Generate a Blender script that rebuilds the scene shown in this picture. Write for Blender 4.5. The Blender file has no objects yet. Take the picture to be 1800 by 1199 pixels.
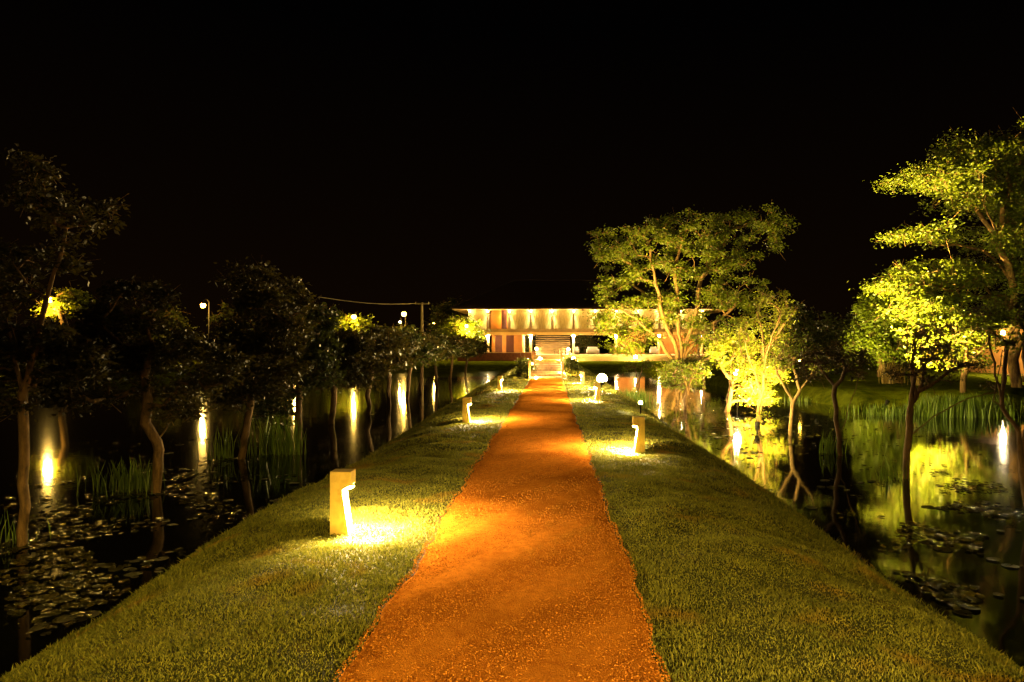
import bpy, bmesh, math, random
import numpy as np
from mathutils import Vector, Matrix

S = bpy.context.scene
C = S.collection
PI = math.pi

# ---------------------------------------------------------------- camera
HC, FPX = 1.68, 1200.0
cam = bpy.data.cameras.new('camera')
cam.lens = 24.0; cam.sensor_width = 36.0
cam.shift_x = -68/1800.0; cam.shift_y = 9/1800.0
cam.clip_start = 0.05; cam.clip_end = 3000
camo = bpy.data.objects.new('camera', cam); C.objects.link(camo)
camo.location = (0, 0, HC); camo.rotation_euler = (PI/2, 0, 0)
S.camera = camo

# ---------------------------------------------------------------- night sky
W = bpy.data.worlds.new('World'); S.world = W; W.use_nodes = True
wn = W.node_tree; wn.nodes.clear()
wo = wn.nodes.new('ShaderNodeOutputWorld'); wb = wn.nodes.new('ShaderNodeBackground')
wt = wn.nodes.new('ShaderNodeTexCoord'); ws = wn.nodes.new('ShaderNodeSeparateXYZ')
wr = wn.nodes.new('ShaderNodeValToRGB')
wr.color_ramp.elements[0].position = 0.0; wr.color_ramp.elements[0].color = (0.00048, 0.00020, 0.00005, 1)
wr.color_ramp.elements[1].position = 0.42; wr.color_ramp.elements[1].color = (0.00005, 0.00004, 0.00004, 1)
wn.links.new(wt.outputs['Generated'], ws.inputs[0]); wn.links.new(ws.outputs['Z'], wr.inputs[0])
wn.links.new(wr.outputs[0], wb.inputs[0]); wb.inputs[1].default_value = 1.0
wn.links.new(wb.outputs[0], wo.inputs[0])

S.view_settings.view_transform = 'Standard'; S.view_settings.look = 'None'
S.view_settings.gamma = 1.0; S.view_settings.use_curve_mapping = False
S.view_settings.exposure = 3.0
S.render.engine = 'CYCLES'
S.cycles.use_denoising = True
S.cycles.max_bounces = 6; S.cycles.diffuse_bounces = 3; S.cycles.glossy_bounces = 3
S.cycles.transmission_bounces = 2; S.cycles.transparent_max_bounces = 4
S.cycles.sample_clamp_indirect = 4.0
S.cycles.caustics_reflective = False; S.cycles.caustics_refractive = False
S.cycles.use_light_tree = True

PALE = (1.0, 0.70, 0.26)

# ---------------------------------------------------------------- helpers
def at(px, py, D):
    """world point seen at (px, py) of the 1800 px photograph at distance D along the causeway"""
    return Vector(((px-968)/FPX*D, D, HC-(py-608.5)/FPX*D))

def tag(o, label=None, cat=None, group=None, kind=None):
    if label: o['label'] = label
    if cat: o['category'] = cat
    if group: o['group'] = group
    if kind: o['kind'] = kind
    return o

def empty(name, loc=(0, 0, 0), rz=0.0):
    o = bpy.data.objects.new(name, None); C.objects.link(o)
    o.location = loc; o.rotation_euler = (0, 0, rz); o.empty_display_size = 0.2
    return o

def link(name, me, parent=None, m=None):
    if m is not None and not me.materials: me.materials.append(m)
    o = bpy.data.objects.new(name, me); C.objects.link(o)
    if parent is not None: o.parent = parent
    return o

def np_mesh(name, V, F, nv):
    """V (n,3), F (m,nv) -> mesh"""
    me = bpy.data.meshes.new(name)
    V = np.ascontiguousarray(V, dtype=np.float32); F = np.ascontiguousarray(F, dtype=np.int32)
    me.vertices.add(len(V)); me.vertices.foreach_set('co', V.ravel())
    me.loops.add(F.size); me.loops.foreach_set('vertex_index', F.ravel())
    me.polygons.add(len(F)); me.polygons.foreach_set('loop_start', np.arange(0, F.size, nv, dtype=np.int32))
    me.update(calc_edges=True)
    return me

class MB:
    """collects boxes, prisms, tubes and balls into one mesh"""
    def __init__(s): s.v = []; s.f = []
    def add(s, V, F):
        b = len(s.v); s.v += [tuple(p) for p in V]; s.f += [tuple(i+b for i in f) for f in F]; return s
    def box(s, x0, x1, y0, y1, z0, z1):
        V = [(x0,y0,z0),(x1,y0,z0),(x1,y1,z0),(x0,y1,z0),(x0,y0,z1),(x1,y0,z1),(x1,y1,z1),(x0,y1,z1)]
        return s.add(V, [(0,3,2,1),(4,5,6,7),(0,1,5,4),(1,2,6,5),(2,3,7,6),(3,0,4,7)])
    def prism(s, prof, y0, y1):
        n = len(prof)
        V = [(x, y0, z) for x, z in prof]+[(x, y1, z) for x, z in prof]
        F = [tuple(range(n)), tuple(range(2*n-1, n-1, -1))]+[(i, i+n, (i+1) % n+n, (i+1) % n) for i in range(n)]
        return s.add(V, F)
    def tube(s, pts, rad, k=6):
        pts = [Vector(p) for p in pts]; n = len(pts)
        if not hasattr(rad, '__len__'): rad = [rad]*n
        V = []
        for i, p in enumerate(pts):
            d = (pts[min(i+1, n-1)]-pts[max(i-1, 0)])
            d = d.normalized() if d.length > 1e-9 else Vector((0, 0, 1))
            a = d.cross(Vector((0.31, 0.95, 0.05))).normalized(); b = d.cross(a)
            for j in range(k):
                t = 2*PI*j/k; V.append(p+(a*math.cos(t)+b*math.sin(t))*rad[i])
        F = []
        for i in range(n-1):
            for j in range(k):
                F.append((i*k+j, i*k+(j+1) % k, (i+1)*k+(j+1) % k, (i+1)*k+j))
        F.append(tuple(range(k-1, -1, -1))); F.append(tuple(range((n-1)*k, n*k)))
        return s.add(V, F)
    def ball(s, c, r, k=10, h=6, sz=1.0):
        c = Vector(c); V = [c+Vector((0, 0, r*sz))]
        for i in range(1, h):
            a = PI*i/h
            for j in range(k):
                t = 2*PI*j/k
                V.append(c+Vector((r*math.sin(a)*math.cos(t), r*math.sin(a)*math.sin(t), r*sz*math.cos(a))))
        V.append(c-Vector((0, 0, r*sz)))
        F = [(0, 1+j, 1+(j+1) % k) for j in range(k)]
        for i in range(h-2):
            for j in range(k):
                F.append((1+i*k+j, 1+(i+1)*k+j, 1+(i+1)*k+(j+1) % k, 1+i*k+(j+1) % k))
        e = len(V)-1
        F += [(e, 1+(h-2)*k+(j+1) % k, 1+(h-2)*k+j) for j in range(k)]
        return s.add(V, F)
    def build(s, name, m=None, parent=None, bevel=0.0, smooth=False):
        me = bpy.data.meshes.new(name); me.from_pydata(s.v, [], s.f)
        bm = bmesh.new(); bm.from_mesh(me)
        bmesh.ops.recalc_face_normals(bm, faces=bm.faces[:])
        if bevel > 0:
            bmesh.ops.bevel(bm, geom=bm.edges[:], offset=bevel, segments=2, affect='EDGES', profile=0.6)
        bm.to_mesh(me); bm.free()
        if smooth: me.shade_smooth()
        return link(name, me, parent, m)

# ---------------------------------------------------------------- materials
MATS = {}
def mat(name, c1, c2=None, scale=5.0, detail=6.0, rough=0.85, bump=0.0, bscale=None, stretch=None,
        trans=0.0, island=0.0, spec=0.3, c3=None, s3=0.6, t3=(0.5, 0.62), bdist=0.02):
    m = bpy.data.materials.new(name); m.use_nodes = True
    nt = m.node_tree; nt.nodes.clear(); N = nt.nodes.new; L = nt.links.new
    out = N('ShaderNodeOutputMaterial'); p = N('ShaderNodeBsdfPrincipled')
    p.inputs['Roughness'].default_value = rough; p.inputs['Specular IOR Level'].default_value = spec
    tc = N('ShaderNodeTexCoord'); vec = tc.outputs['Object']
    if stretch:
        mp = N('ShaderNodeMapping'); mp.inputs['Scale'].default_value = stretch
        L(vec, mp.inputs[0]); vec = mp.outputs[0]
    nz = N('ShaderNodeTexNoise'); nz.inputs['Scale'].default_value = scale; nz.inputs['Detail'].default_value = detail
    nz.inputs['Roughness'].default_value = 0.65
    L(vec, nz.inputs['Vector'])
    mix = N('ShaderNodeMix'); mix.data_type = 'RGBA'
    rp = N('ShaderNodeMapRange'); rp.inputs[1].default_value = 0.34; rp.inputs[2].default_value = 0.66
    L(nz.outputs['Fac'], rp.inputs[0])
    fac = rp.outputs[0]
    if island > 0:
        g = N('ShaderNodeNewGeometry'); mm = N('ShaderNodeMix'); mm.data_type = 'FLOAT'
        mm.inputs[0].default_value = island
        L(fac, mm.inputs[2]); L(g.outputs['Random Per Island'], mm.inputs[3]); fac = mm.outputs[0]
    L(fac, mix.inputs[0]); mix.inputs[6].default_value = (*c1, 1); mix.inputs[7].default_value = (*(c2 or c1), 1)
    col = mix.outputs[2]
    if c3:
        n3 = N('ShaderNodeTexNoise'); n3.inputs['Scale'].default_value = s3; n3.inputs['Detail'].default_value = 8
        L(tc.outputs['Object'], n3.inputs['Vector'])
        r3 = N('ShaderNodeMapRange'); r3.inputs[1].default_value = t3[0]; r3.inputs[2].default_value = t3[1]
        L(n3.outputs['Fac'], r3.inputs[0])
        m3 = N('ShaderNodeMix'); m3.data_type = 'RGBA'; L(r3.outputs[0], m3.inputs[0]); L(col, m3.inputs[6])
        m3.inputs[7].default_value = (*c3, 1); col = m3.outputs[2]
    L(col, p.inputs['Base Color'])
    if bump > 0:
        b = N('ShaderNodeBump'); b.inputs['Strength'].default_value = bump; b.inputs['Distance'].default_value = bdist
        nb = N('ShaderNodeTexNoise'); nb.inputs['Scale'].default_value = bscale or scale*3; nb.inputs['Detail'].default_value = 8
        nb.inputs['Roughness'].default_value = 0.7
        L(vec, nb.inputs['Vector']); L(nb.outputs['Fac'], b.inputs['Height']); L(b.outputs[0], p.inputs['Normal'])
    sh = p.outputs[0]
    if trans > 0:
        t = N('ShaderNodeBsdfTranslucent'); L(col, t.inputs[0])
        ms = N('ShaderNodeMixShader'); ms.inputs[0].default_value = trans
        L(sh, ms.inputs[1]); L(t.outputs[0], ms.inputs[2]); sh = ms.outputs[0]
    L(sh, out.inputs[0]); MATS[name] = m
    return m

def glow(name, col, strength):
    m = bpy.data.materials.new(name); m.use_nodes = True
    nt = m.node_tree; nt.nodes.clear()
    out = nt.nodes.new('ShaderNodeOutputMaterial'); e = nt.nodes.new('ShaderNodeEmission')
    e.inputs[0].default_value = (*col, 1); e.inputs[1].default_value = strength
    nt.links.new(e.outputs[0], out.inputs[0]); return m

M_soil = mat('lawn_soil', (0.018, 0.020, 0.003), (0.045, 0.048, 0.006), 9, bump=0.6, bscale=60, c3=(0.16, 0.085, 0.008), s3=1.6, t3=(0.58, 0.70))
M_blade = mat('grass_blade', (0.040, 0.058, 0.007), (0.28, 0.265, 0.035), 3.0, rough=0.6, trans=0.2, island=0.75, spec=0.12,
              c3=(0.26, 0.15, 0.018), s3=1.3, t3=(0.56, 0.72))
M_farlawn = mat('far_lawn', (0.030, 0.040, 0.002), (0.085, 0.095, 0.005), 2.0, spec=0.0, bump=0.8, bscale=14, bdist=0.1)
M_path = mat('laterite_gravel', (0.44, 0.138, 0.012), (0.68, 0.245, 0.026), 14, 10, rough=0.95, bump=1.0, bscale=85, bdist=0.02,
             c3=(0.30, 0.095, 0.009), s3=0.9, t3=(0.46, 0.68), spec=0.0)
M_stone = mat('laterite_stone', (0.16, 0.045, 0.005), (0.66, 0.26, 0.03), 4, rough=0.9, island=0.9, spec=0.0)
M_conc = mat('yellow_concrete', (0.54, 0.37, 0.09), (0.68, 0.47, 0.13), 9, rough=0.8, bump=0.3, bscale=70, bdist=0.004, stretch=(1, 1, 0.5), c3=(0.40, 0.25, 0.05), s3=7, t3=(0.5, 0.75))
M_bark = mat('bark', (0.07, 0.042, 0.014), (0.24, 0.14, 0.045), 16, rough=0.9, bump=0.9, bscale=30, stretch=(1, 1, 0.25), bdist=0.02)
M_bark_dark = mat('dark_bark', (0.05, 0.030, 0.010), (0.15, 0.085, 0.03), 18, rough=0.9, bump=0.8, bscale=36, stretch=(1, 1, 0.3), bdist=0.02)
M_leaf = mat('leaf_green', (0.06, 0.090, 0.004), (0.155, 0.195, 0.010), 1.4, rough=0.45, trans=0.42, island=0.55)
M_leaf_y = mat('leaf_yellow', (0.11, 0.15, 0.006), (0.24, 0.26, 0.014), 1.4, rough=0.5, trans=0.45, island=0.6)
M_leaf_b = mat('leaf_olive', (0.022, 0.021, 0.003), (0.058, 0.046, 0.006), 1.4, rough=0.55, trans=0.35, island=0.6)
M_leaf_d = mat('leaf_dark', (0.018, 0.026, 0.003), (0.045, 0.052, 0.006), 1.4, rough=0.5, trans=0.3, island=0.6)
M_reed = mat('reed_green', (0.05, 0.10, 0.006), (0.13, 0.18, 0.012), 2, rough=0.5, trans=0.3, island=0.7)
M_straw = mat('straw_grass', (0.20, 0.14, 0.03), (0.36, 0.24, 0.06), 2, rough=0.7, trans=0.3, island=0.7)
M_pad = mat('lily_pad_leaf', (0.012, 0.015, 0.002), (0.050, 0.040, 0.004), 6, rough=0.5, spec=0.12, bump=0.5, bscale=25, bdist=0.01)
M_weed = mat('pond_weed', (0.014, 0.018, 0.002), (0.08, 0.06, 0.006), 5, rough=0.22, spec=0.6, island=0.7, bump=1.0, bscale=18, bdist=0.02)
M_wood = mat('weathered_timber', (0.16, 0.08, 0.025), (0.33, 0.19, 0.06), 9, rough=0.8, bump=0.4, bscale=40, stretch=(1, 1, 0.15))
M_metal = mat('dark_metal', (0.008, 0.007, 0.006), (0.014, 0.012, 0.01), 20, rough=0.8, spec=0.1)
M_pole = mat('concrete_pole', (0.28, 0.22, 0.12), (0.4, 0.32, 0.18), 12, rough=0.85, bump=0.3, bscale=40)
M_roof = mat('roof_tiles', (0.012, 0.005, 0.003), (0.02, 0.008, 0.005), 3, rough=0.9, bump=0.5, bscale=12, stretch=(1, 5, 1), bdist=0.05)
M_soffit = mat('soffit_plaster', (0.60, 0.42, 0.16), (0.68, 0.48, 0.20), 2, rough=0.9)
M_panel = mat('woven_screen', (0.17, 0.135, 0.035), (0.36, 0.28, 0.085), 4.5, rough=0.85, bump=0.6, bscale=9, stretch=(2.2, 1, 0.25), bdist=0.03)
M_mullion = mat('dark_mullion', (0.12, 0.075, 0.02), (0.17, 0.11, 0.035), 3, rough=0.7)
M_slab = mat('slab_concrete', (0.26, 0.17, 0.06), (0.34, 0.23, 0.09), 1.5, rough=0.9, bump=0.2)
M_step = mat('step_stone', (0.09, 0.055, 0.016), (0.15, 0.09, 0.028), 1.2, rough=0.95, spec=0.05)
M_wall = mat('ochre_wall', (0.34, 0.15, 0.03), (0.42, 0.19, 0.04), 1.2, rough=0.9, bump=0.15)
M_door = mat('door_wood', (0.05, 0.014, 0.005), (0.08, 0.022, 0.008), 8, rough=0.7, stretch=(4, 1, 0.4))
M_brown = mat('brown_laterite_wall', (0.12, 0.035, 0.012), (0.19, 0.06, 0.02), 4, rough=0.9, bump=0.3)
M_white = mat('white_fabric', (0.78, 0.74, 0.66), (0.82, 0.78, 0.70), 6, rough=0.9)
M_pot = mat('terracotta', (0.35, 0.15, 0.06), (0.42, 0.19, 0.08), 6, rough=0.8)
M_bed = mat('pond_bed', (0.008, 0.008, 0.003), (0.015, 0.013, 0.005), 1, rough=1.0)

G_bollard = glow('bollard_lens', (1.0, 0.68, 0.30), 3000)
G_flood = glow('flood_bulb', (1.0, 0.74, 0.34), 420)
G_spot = glow('spot_bulb', (1.0, 0.70, 0.24), 260)
G_street = glow('sodium_bulb', (1.0, 0.50, 0.03), 22)
G_bldg = glow('eave_bulb', (1.0, 0.70, 0.34), 210)
G_inner = glow('interior_bulb', (1.0, 0.55, 0.12), 45)
G_step = glow('step_bulb', (1.0, 0.62, 0.16), 1300)
G_cool = glow('cool_bulb', (0.75, 0.8, 1.0), 30)

# water: dark, slightly ruffled
def water_mat():
    m = bpy.data.materials.new('pond_water'); m.use_nodes = True
    nt = m.node_tree; nt.nodes.clear(); N = nt.nodes.new; L = nt.links.new
    out = N('ShaderNodeOutputMaterial'); p = N('ShaderNodeBsdfPrincipled')
    p.inputs['Base Color'].default_value = (0.004, 0.004, 0.0012, 1)
    p.inputs['Roughness'].default_value = 0.06; p.inputs['IOR'].default_value = 1.33
    p.inputs['Specular IOR Level'].default_value = 0.62
    tc = N('ShaderNodeTexCoord'); mp = N('ShaderNodeMapping'); mp.inputs['Scale'].default_value = (1, 1, 1)
    nz = N('ShaderNodeTexNoise'); nz.inputs['Scale'].default_value = 1.6; nz.inputs['Detail'].default_value = 3
    L(tc.outputs['Object'], mp.inputs[0]); L(mp.outputs[0], nz.inputs['Vector'])
    b = N('ShaderNodeBump'); b.inputs['Strength'].default_value = 0.10; b.inputs['Distance'].default_value = 0.02
    L(nz.outputs['Fac'], b.inputs['Height']); L(b.outputs[0], p.inputs['Normal'])
    L(p.outputs[0], out.inputs[0]); return m
M_water = water_mat()

# ---------------------------------------------------------------- terrain
ZW = -0.92        # water level
CX = -0.23        # centre line of the path
HW = 0.85         # half width of the path
def hump(y):      # the stepped rise at the far end of the causeway
    y = np.asarray(y, dtype=float)
    up = np.clip((y-35.4)/5.6, 0, 1)*0.86
    dn = np.clip((y-42.5)/7.0, 0, 1); dn = dn*dn*(3-2*dn)
    return up*(1-dn)-0.25*dn
def bank_z(x, y):
    x = np.asarray(x, dtype=float); y = np.asarray(y, dtype=float)
    d = np.abs(x-CX)
    t = np.clip(d-1.3, 0, 2.01)
    z = -0.0535*t**3-0.66*np.clip(d-3.31, 0, 9)
    z = z-0.22*((y > 35.45) & (y < 40.9) & (d < 0.82))
    z = z+hump(y)*np.clip(1-(d-1.1)/2.2, 0, 1)
    w = np.clip((d-0.95)/0.5, 0, 1)
    n = 0.022*np.sin(1.7*x+0.9*y+0.4*np.sin(2.1*y))+0.016*np.sin(4.1*y-2.3*x+1.0)+0.012*np.sin(6.3*x+3.1*np.sin(1.3*y))+0.008*np.sin(9.7*y+5*x)
    big = 0.05*np.sin(0.55*y+np.where(x > 0, 1.0, 3.2))*np.clip((d-1.8), 0, 1)
    return z+w*n+big-0.004

ys = np.concatenate([np.arange(-8, 14, 0.12), np.arange(14, 34, 0.3), np.arange(34, 44, 0.25), np.arange(44, 73, 0.6)])
ds = np.concatenate([[0, 0.4, 0.7, 0.84], np.arange(0.9, 3.6, 0.12), np.arange(3.7, 5.3, 0.4)])
xs = np.concatenate([CX-ds[::-1], CX+ds[1:]])
X, Y = np.meshgrid(xs, ys); Z = bank_z(X, Y)
def grid_mesh(name, X, Y, Z):
    h, w = X.shape
    V = np.stack([X.ravel(), Y.ravel(), Z.ravel()], 1)
    i = np.arange(h*w).reshape(h, w)
    F = np.stack([i[:-1, :-1].ravel(), i[:-1, 1:].ravel(), i[1:, 1:].ravel(), i[1:, :-1].ravel()], 1)
    me = np_mesh(name, V, F, 4); me.shade_smooth(); return me
o = link('causeway_bank', grid_mesh('causeway_bank', X, Y, Z-0.006), None, M_soil)
tag(o, 'long grassy causeway bank carrying the orange path across the pond', kind='structure')

def edge_w(y, side):
    return HW+0.020*np.sin(2.3*y+side*1.7)+0.014*np.sin(6.1*y+side)+0.010*np.sin(13.7*y+side*2.2)
yp = ys[ys < 35.5]; yp = np.append(yp, 35.4); yp.sort(); yp = yp[yp <= 35.4]
u = np.linspace(-1, 1, 15)
PX = np.array([[CX+uu*edge_w(yy, 1 if uu > 0 else -1) for uu in u] for yy in yp]); PY = np.repeat(yp[:, None], 15, 1)
PZ = 0.010+0.012*(1-np.abs(u)[None, :]**2)+0.006*np.sin(3.1*PX+1.3*PY)+0.004*np.sin(7*PX-5*PY)
PZ[:, 0] = PZ[:, -1] = -0.02
o = link('path', grid_mesh('path', PX, PY, PZ), None, M_path)
tag(o, 'straight orange laterite gravel path running to the building', kind='structure')
# beyond the hump the path runs on to the terrace
o = MB().add([(CX-0.85, 50, -0.21), (CX+0.85, 50, -0.21), (CX+0.85, 88.0, -0.21), (CX-0.85, 88.0, -0.21)], [(0, 1, 2, 3)]).build('far_path', M_path)
tag(o, 'continuation of the orange path beyond the steps', kind='structure')

shx = [-400, -120, -60, -38, -30, -24, -14, 5, 9.6, 11.2, 13, 16, 19, 22, 25, 28, 40, 90, 400]
shy = [20, 24, 30, 38, 50, 64, 69, 70, 66, 36, 27.5, 25.4, 25.4, 28, 37, 42, 44, 40, 30]
gx = np.concatenate([np.arange(-400, -60, 20.), np.arange(-60, 8, 1.0), np.arange(8, 34, 0.4), np.arange(34, 90, 2.0), np.arange(90, 421, 30.)])
gy = np.concatenate([np.arange(16, 90, 0.5), np.arange(90, 160, 4.), np.arange(160, 900, 60.)])
X, Y = np.meshgrid(gx, gy)
sy = np.interp(X, shx, shy)+0.5*np.sin(X*0.9)+0.3*np.sin(X*2.3)
Z = ZW+np.clip((Y-sy)*0.22, -1.2, 0.66)+0.04*np.sin(X*0.7)*np.sin(Y*0.5)
o = link('terrain', grid_mesh('terrain', X, Y, Z), None, M_farlawn)
tag(o, 'dark lawns and banks on the far side of the pond', kind='structure')
o = MB().add([(-900, -300, -2.3), (900, -300, -2.3), (900, 1500, -2.3), (-900, 1500, -2.3)], [(0, 1, 2, 3)]).build('ground', M_bed)
tag(o, 'muddy ground under the pond reaching the horizon', kind='structure')
o = MB().add([(-450, -60, ZW), (450, -60, ZW), (450, 95, ZW), (-450, 95, ZW)], [(0, 1, 2, 3)]).build('water', M_water)
tag(o, 'still black pond water on both sides of the causeway', kind='structure')

# ---------------------------------------------------------------- lawn blades
rs = np.random.RandomState(7)
def blades(n, y0, y1, hgt, wid, dmin=0.80, dmax=3.75):
    y = rs.uniform(y0, y1, n); d = rs.uniform(dmin, dmax, n); sd = rs.choice([-1, 1], n)
    ed = edge_w(y, sd)
    keep = d > ed+rs.exponential(0.012, n)-0.03
    y, d, sd = y[keep], d[keep], sd[keep]; n = len(y)
    x = CX+sd*d; z = bank_z(x, y)-0.008
    # tussocks: longer where a low frequency pattern peaks
    t = 0.5+0.5*np.sin(5.3*x+2.2*np.sin(3.7*y))*np.sin(4.6*y+1.7*np.sin(4.4*x))
    h = hgt*rs.uniform(0.45, 1.15, n)*(0.6+0.9*t)
    a = rs.uniform(0, 2*PI, n); b = rs.uniform(0, 2*PI, n); lean = rs.uniform(0.15, 1.1, n)*h
    w = wid*rs.uniform(0.6, 1.2, n)
    P = np.stack([x, y, z], 1)
    side = np.stack([np.cos(a)*w, np.sin(a)*w, np.zeros(n)], 1)
    mid = P+np.stack([np.cos(b)*lean*0.35, np.sin(b)*lean*0.35, h*0.6], 1)
    tip = P+np.stack([np.cos(b)*lean, np.sin(b)*lean, h], 1)
    V = np.stack([P-side, P+side, mid+side*0.8, tip, mid-side*0.8], 1)
    return V.reshape(-1, 3), n
Vs = []; N = 0
for a in [(230000, 2.3, 6.0, 0.020, 0.0032), (170000, 6.0, 11.0, 0.022, 0.0045), (90000, 11.0, 20, 0.025, 0.008), (40000, 20, 36, 0.035, 0.014), (16000, 36, 46, 0.05, 0.02)]:
    v, n = blades(*a); Vs.append(v); N += n
for a in [(8000, 2.3, 8.0, 0.045, 0.004, 2.6, 4.0), (6000, 8.0, 22.0, 0.06, 0.007, 2.6, 4.0), (2500, 22.0, 36.0, 0.10, 0.012, 2.6, 4.0)]:
    v, n = blades(*a); Vs.append(v); N += n
V = np.concatenate(Vs); F = np.arange(N*5).reshape(N, 5)
o = link('lawn_grass', np_mesh('lawn_grass', V, F, 5), None, M_blade)
tag(o, 'short coarse green grass covering the causeway sides', 'grass', kind='stuff')

# loose gravel on the path
def stones(n, y0, y1, s0, s1):
    y = rs.uniform(y0, y1, n); x = CX+rs.uniform(-0.87, 0.87, n)
    lim = edge_w(y, np.sign(x-CX))-0.01
    x = np.where(np.abs(x-CX) > lim, CX+np.sign(x-CX)*(lim-rs.exponential(0.03, n)), x)
    s = s0+(s1-s0)*rs.power(0.35, n)
    base = np.array([(1, 0, 0), (0, 1, 0), (-1, 0, 0), (0, -1, 0), (0, 0, 0.75), (0, 0, -0.75)], float)
    a = rs.uniform(0, 2*PI, n); c, si = np.cos(a), np.sin(a)
    B = base[None]*rs.uniform(0.6, 1.25, (n, 6, 1))
    bx = B[..., 0]*c[:, None]-B[..., 1]*si[:, None]; by = B[..., 0]*si[:, None]+B[..., 1]*c[:, None]
    z = 0.014+0.010*(1-((x-CX)/0.86)**2)+0.006*np.sin(3.1*x+1.3*y)
    V = np.stack([bx*s[:, None]+x[:, None], by*s[:, None]+y[:, None], B[..., 2]*s[:, None]+z[:, None]], 2)
    f = np.array([(0, 1, 4), (1, 2, 4), (2, 3, 4), (3, 0, 4), (1, 0, 5), (2, 1, 5), (3, 2, 5), (0, 3, 5)])
    F = f[None]+(np.arange(n)*6)[:, None, None]
    return V.reshape(-1, 3), F.reshape(-1, 3)
A = [stones(52000, 2.4, 6.5, 0.002, 0.0075), stones(22000, 6.5, 13, 0.003, 0.010), stones(5000, 13, 26, 0.004, 0.012)]
V = np.concatenate([a[0] for a in A]); off = np.cumsum([0]+[len(a[0]) for a in A])
F = np.concatenate([a[1]+off[i] for i, a in enumerate(A)])
o = link('gravel', np_mesh('gravel', V, F, 3), None, M_stone)
tag(o, 'loose orange laterite gravel scattered over the path', 'gravel', kind='stuff')

# ---------------------------------------------------------------- bollard lights
prof = [(0, -0.06), (0, 0.56), (0.187, 0.56), (0.187, 0.44), (0.11, 0.395), (0.172, -0.06)]
def copy_tree(o, parent=None):
    c = o.copy(); C.objects.link(c); c.parent = parent
    for ch in list(o.children): copy_tree(ch, c)
    return c
bol = empty('bollard_light')
MB().prism(prof, -0.08, 0.08).build('post', M_conc, bol, bevel=0.004)
# lens plate hangs just below the sloped hood
ln = MB().add([(0.180, -0.055, 0.405), (0.122, -0.055, 0.396), (0.122, 0.055, 0.396), (0.180, 0.055, 0.405)], [(0, 1, 2, 3)])
ln.build('lamp_lens', G_bollard, bol)
L = bpy.data.lights.new('lamp_beam', 'SPOT'); L.energy = 190; L.color = (1.0, 0.80, 0.50)
L.spot_size = math.radians(98); L.spot_blend = 0.8; L.shadow_soft_size = 0.03
lo = bpy.data.objects.new('lamp_beam', L); C.objects.link(lo); lo.parent = bol
lo.location = (0.165, 0, 0.385); lo.rotation_euler = Vector((0.34, 0, -1)).to_track_quat('-Z', 'Y').to_euler()
first = True
bl = [(-1, 6.2, 'nearest concrete bollard light, standing left of the path with its lamp glowing onto the lawn'),
      (1, 11.1, 'nearest bollard light on the right side of the path, lamp facing left'),
      (-1, 15.4, 'second bollard light on the left edge of the path, small and yellow'),
      (1, 21.0, 'second bollard light on the right of the path, just below the bright floodlight'),
      (-1, 25.5, 'third and farthest bollard light on the left side near the steps'),
      (1, 31.0, 'third and farthest bollard light on the right, beside the garden steps'),
      (1, 1.2, 'bollard light standing right beside the camera on the right lawn'),
      (-1, -3.7, 'bollard light standing behind the camera on the left lawn')]
for s, y, lab in bl:
    o = bol if first else copy_tree(bol)
    first = False
    x = CX+s*1.75
    o.location = (x, y, float(bank_z(x-s*0.1, y))+0.0)
    o.rotation_euler = (0, 0, PI if s > 0 else 0)
    tag(o, lab, 'bollard light', 'bollard lights along the path')

# ---------------------------------------------------------------- garden spotlights
def spotlight(px, py, D, r, gm, lab, ground=None, aim=(0, 0, 1), group='small garden spotlights'):
    p = at(px, py, D)
    zg = ground if ground is not None else ZW-0.3
    t = empty('garden_spotlight', (p.x, p.y, zg))
    h = p.z-zg
    MB().tube([(0, 0, 0), (0, 0, h-r*0.9)], 0.02, 6).build('spike', M_metal, t)
    MB().tube([(0, 0, h-r*1.3), (0, 0, h-r*0.5)], [r*0.4, r*0.95], 10).build('housing', M_metal, t)
    MB().ball((0, 0, h), r, 12, 8).build('bulb', gm, t, smooth=True)
    tag(t, lab, 'spotlight', group)
    return t
spotlight(1058, 666, 27.0, 0.19, G_flood, 'very bright floodlight glaring at the camera beside the second right bollard', ground=-0.08)
bank_spot = spotlight(1126, 708, 18.0, 0.045, G_flood, 'small bright spotlight on the right bank edge just above the nearest right bollard', ground=-0.1)
spotlight(1296, 656, 29.0, 0.14, G_flood, 'bright floodlight on a stake in the water among yellow-lit saplings')
spotlight(1406, 634, 37.0, 0.075, G_street, 'small orange lamp low behind the sparse forked sapling on the right', ground=-0.3)
spotlight(949, 631, 43.5, 0.09, G_step, 'small lamp at the left top of the garden steps', ground=0.5)
spotlight(942, 664.5, 34.9, 0.045, G_step, 'tiny lamp at the left foot of the garden steps', ground=-0.1)
spotlight(990, 655, 36.6, 0.04, G_step, 'tiny added lamp low on the right side of the garden steps', ground=0.1)  # extra lamp, added to brighten the treads
spotlight(1008, 630.5, 86.0, 0.22, G_spot, 'small lamp in front of the terrace just right of the steps', ground=-0.3)
spotlight(1117, 628, 87.0, 0.22, G_spot, 'small lamp in front of the terrace half hidden by the big tree', ground=-0.3)

L = bpy.data.lights.new('beam', 'SPOT'); L.energy = 2200; L.color = (0.95, 0.74, 0.20)
L.spot_size = math.radians(52); L.spot_blend = 0.9; L.shadow_soft_size = 0.05
lo = bpy.data.objects.new('beam', L); C.objects.link(lo); lo.parent = bank_spot
q = Vector((13.5, 25.8, 0.1))-bank_spot.location; lo.location = q.normalized()*0.08+Vector((0, 0, at(0, 708, 18).z+0.1))
lo.rotation_euler = q.to_track_quat('-Z', 'Y').to_euler()
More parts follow.
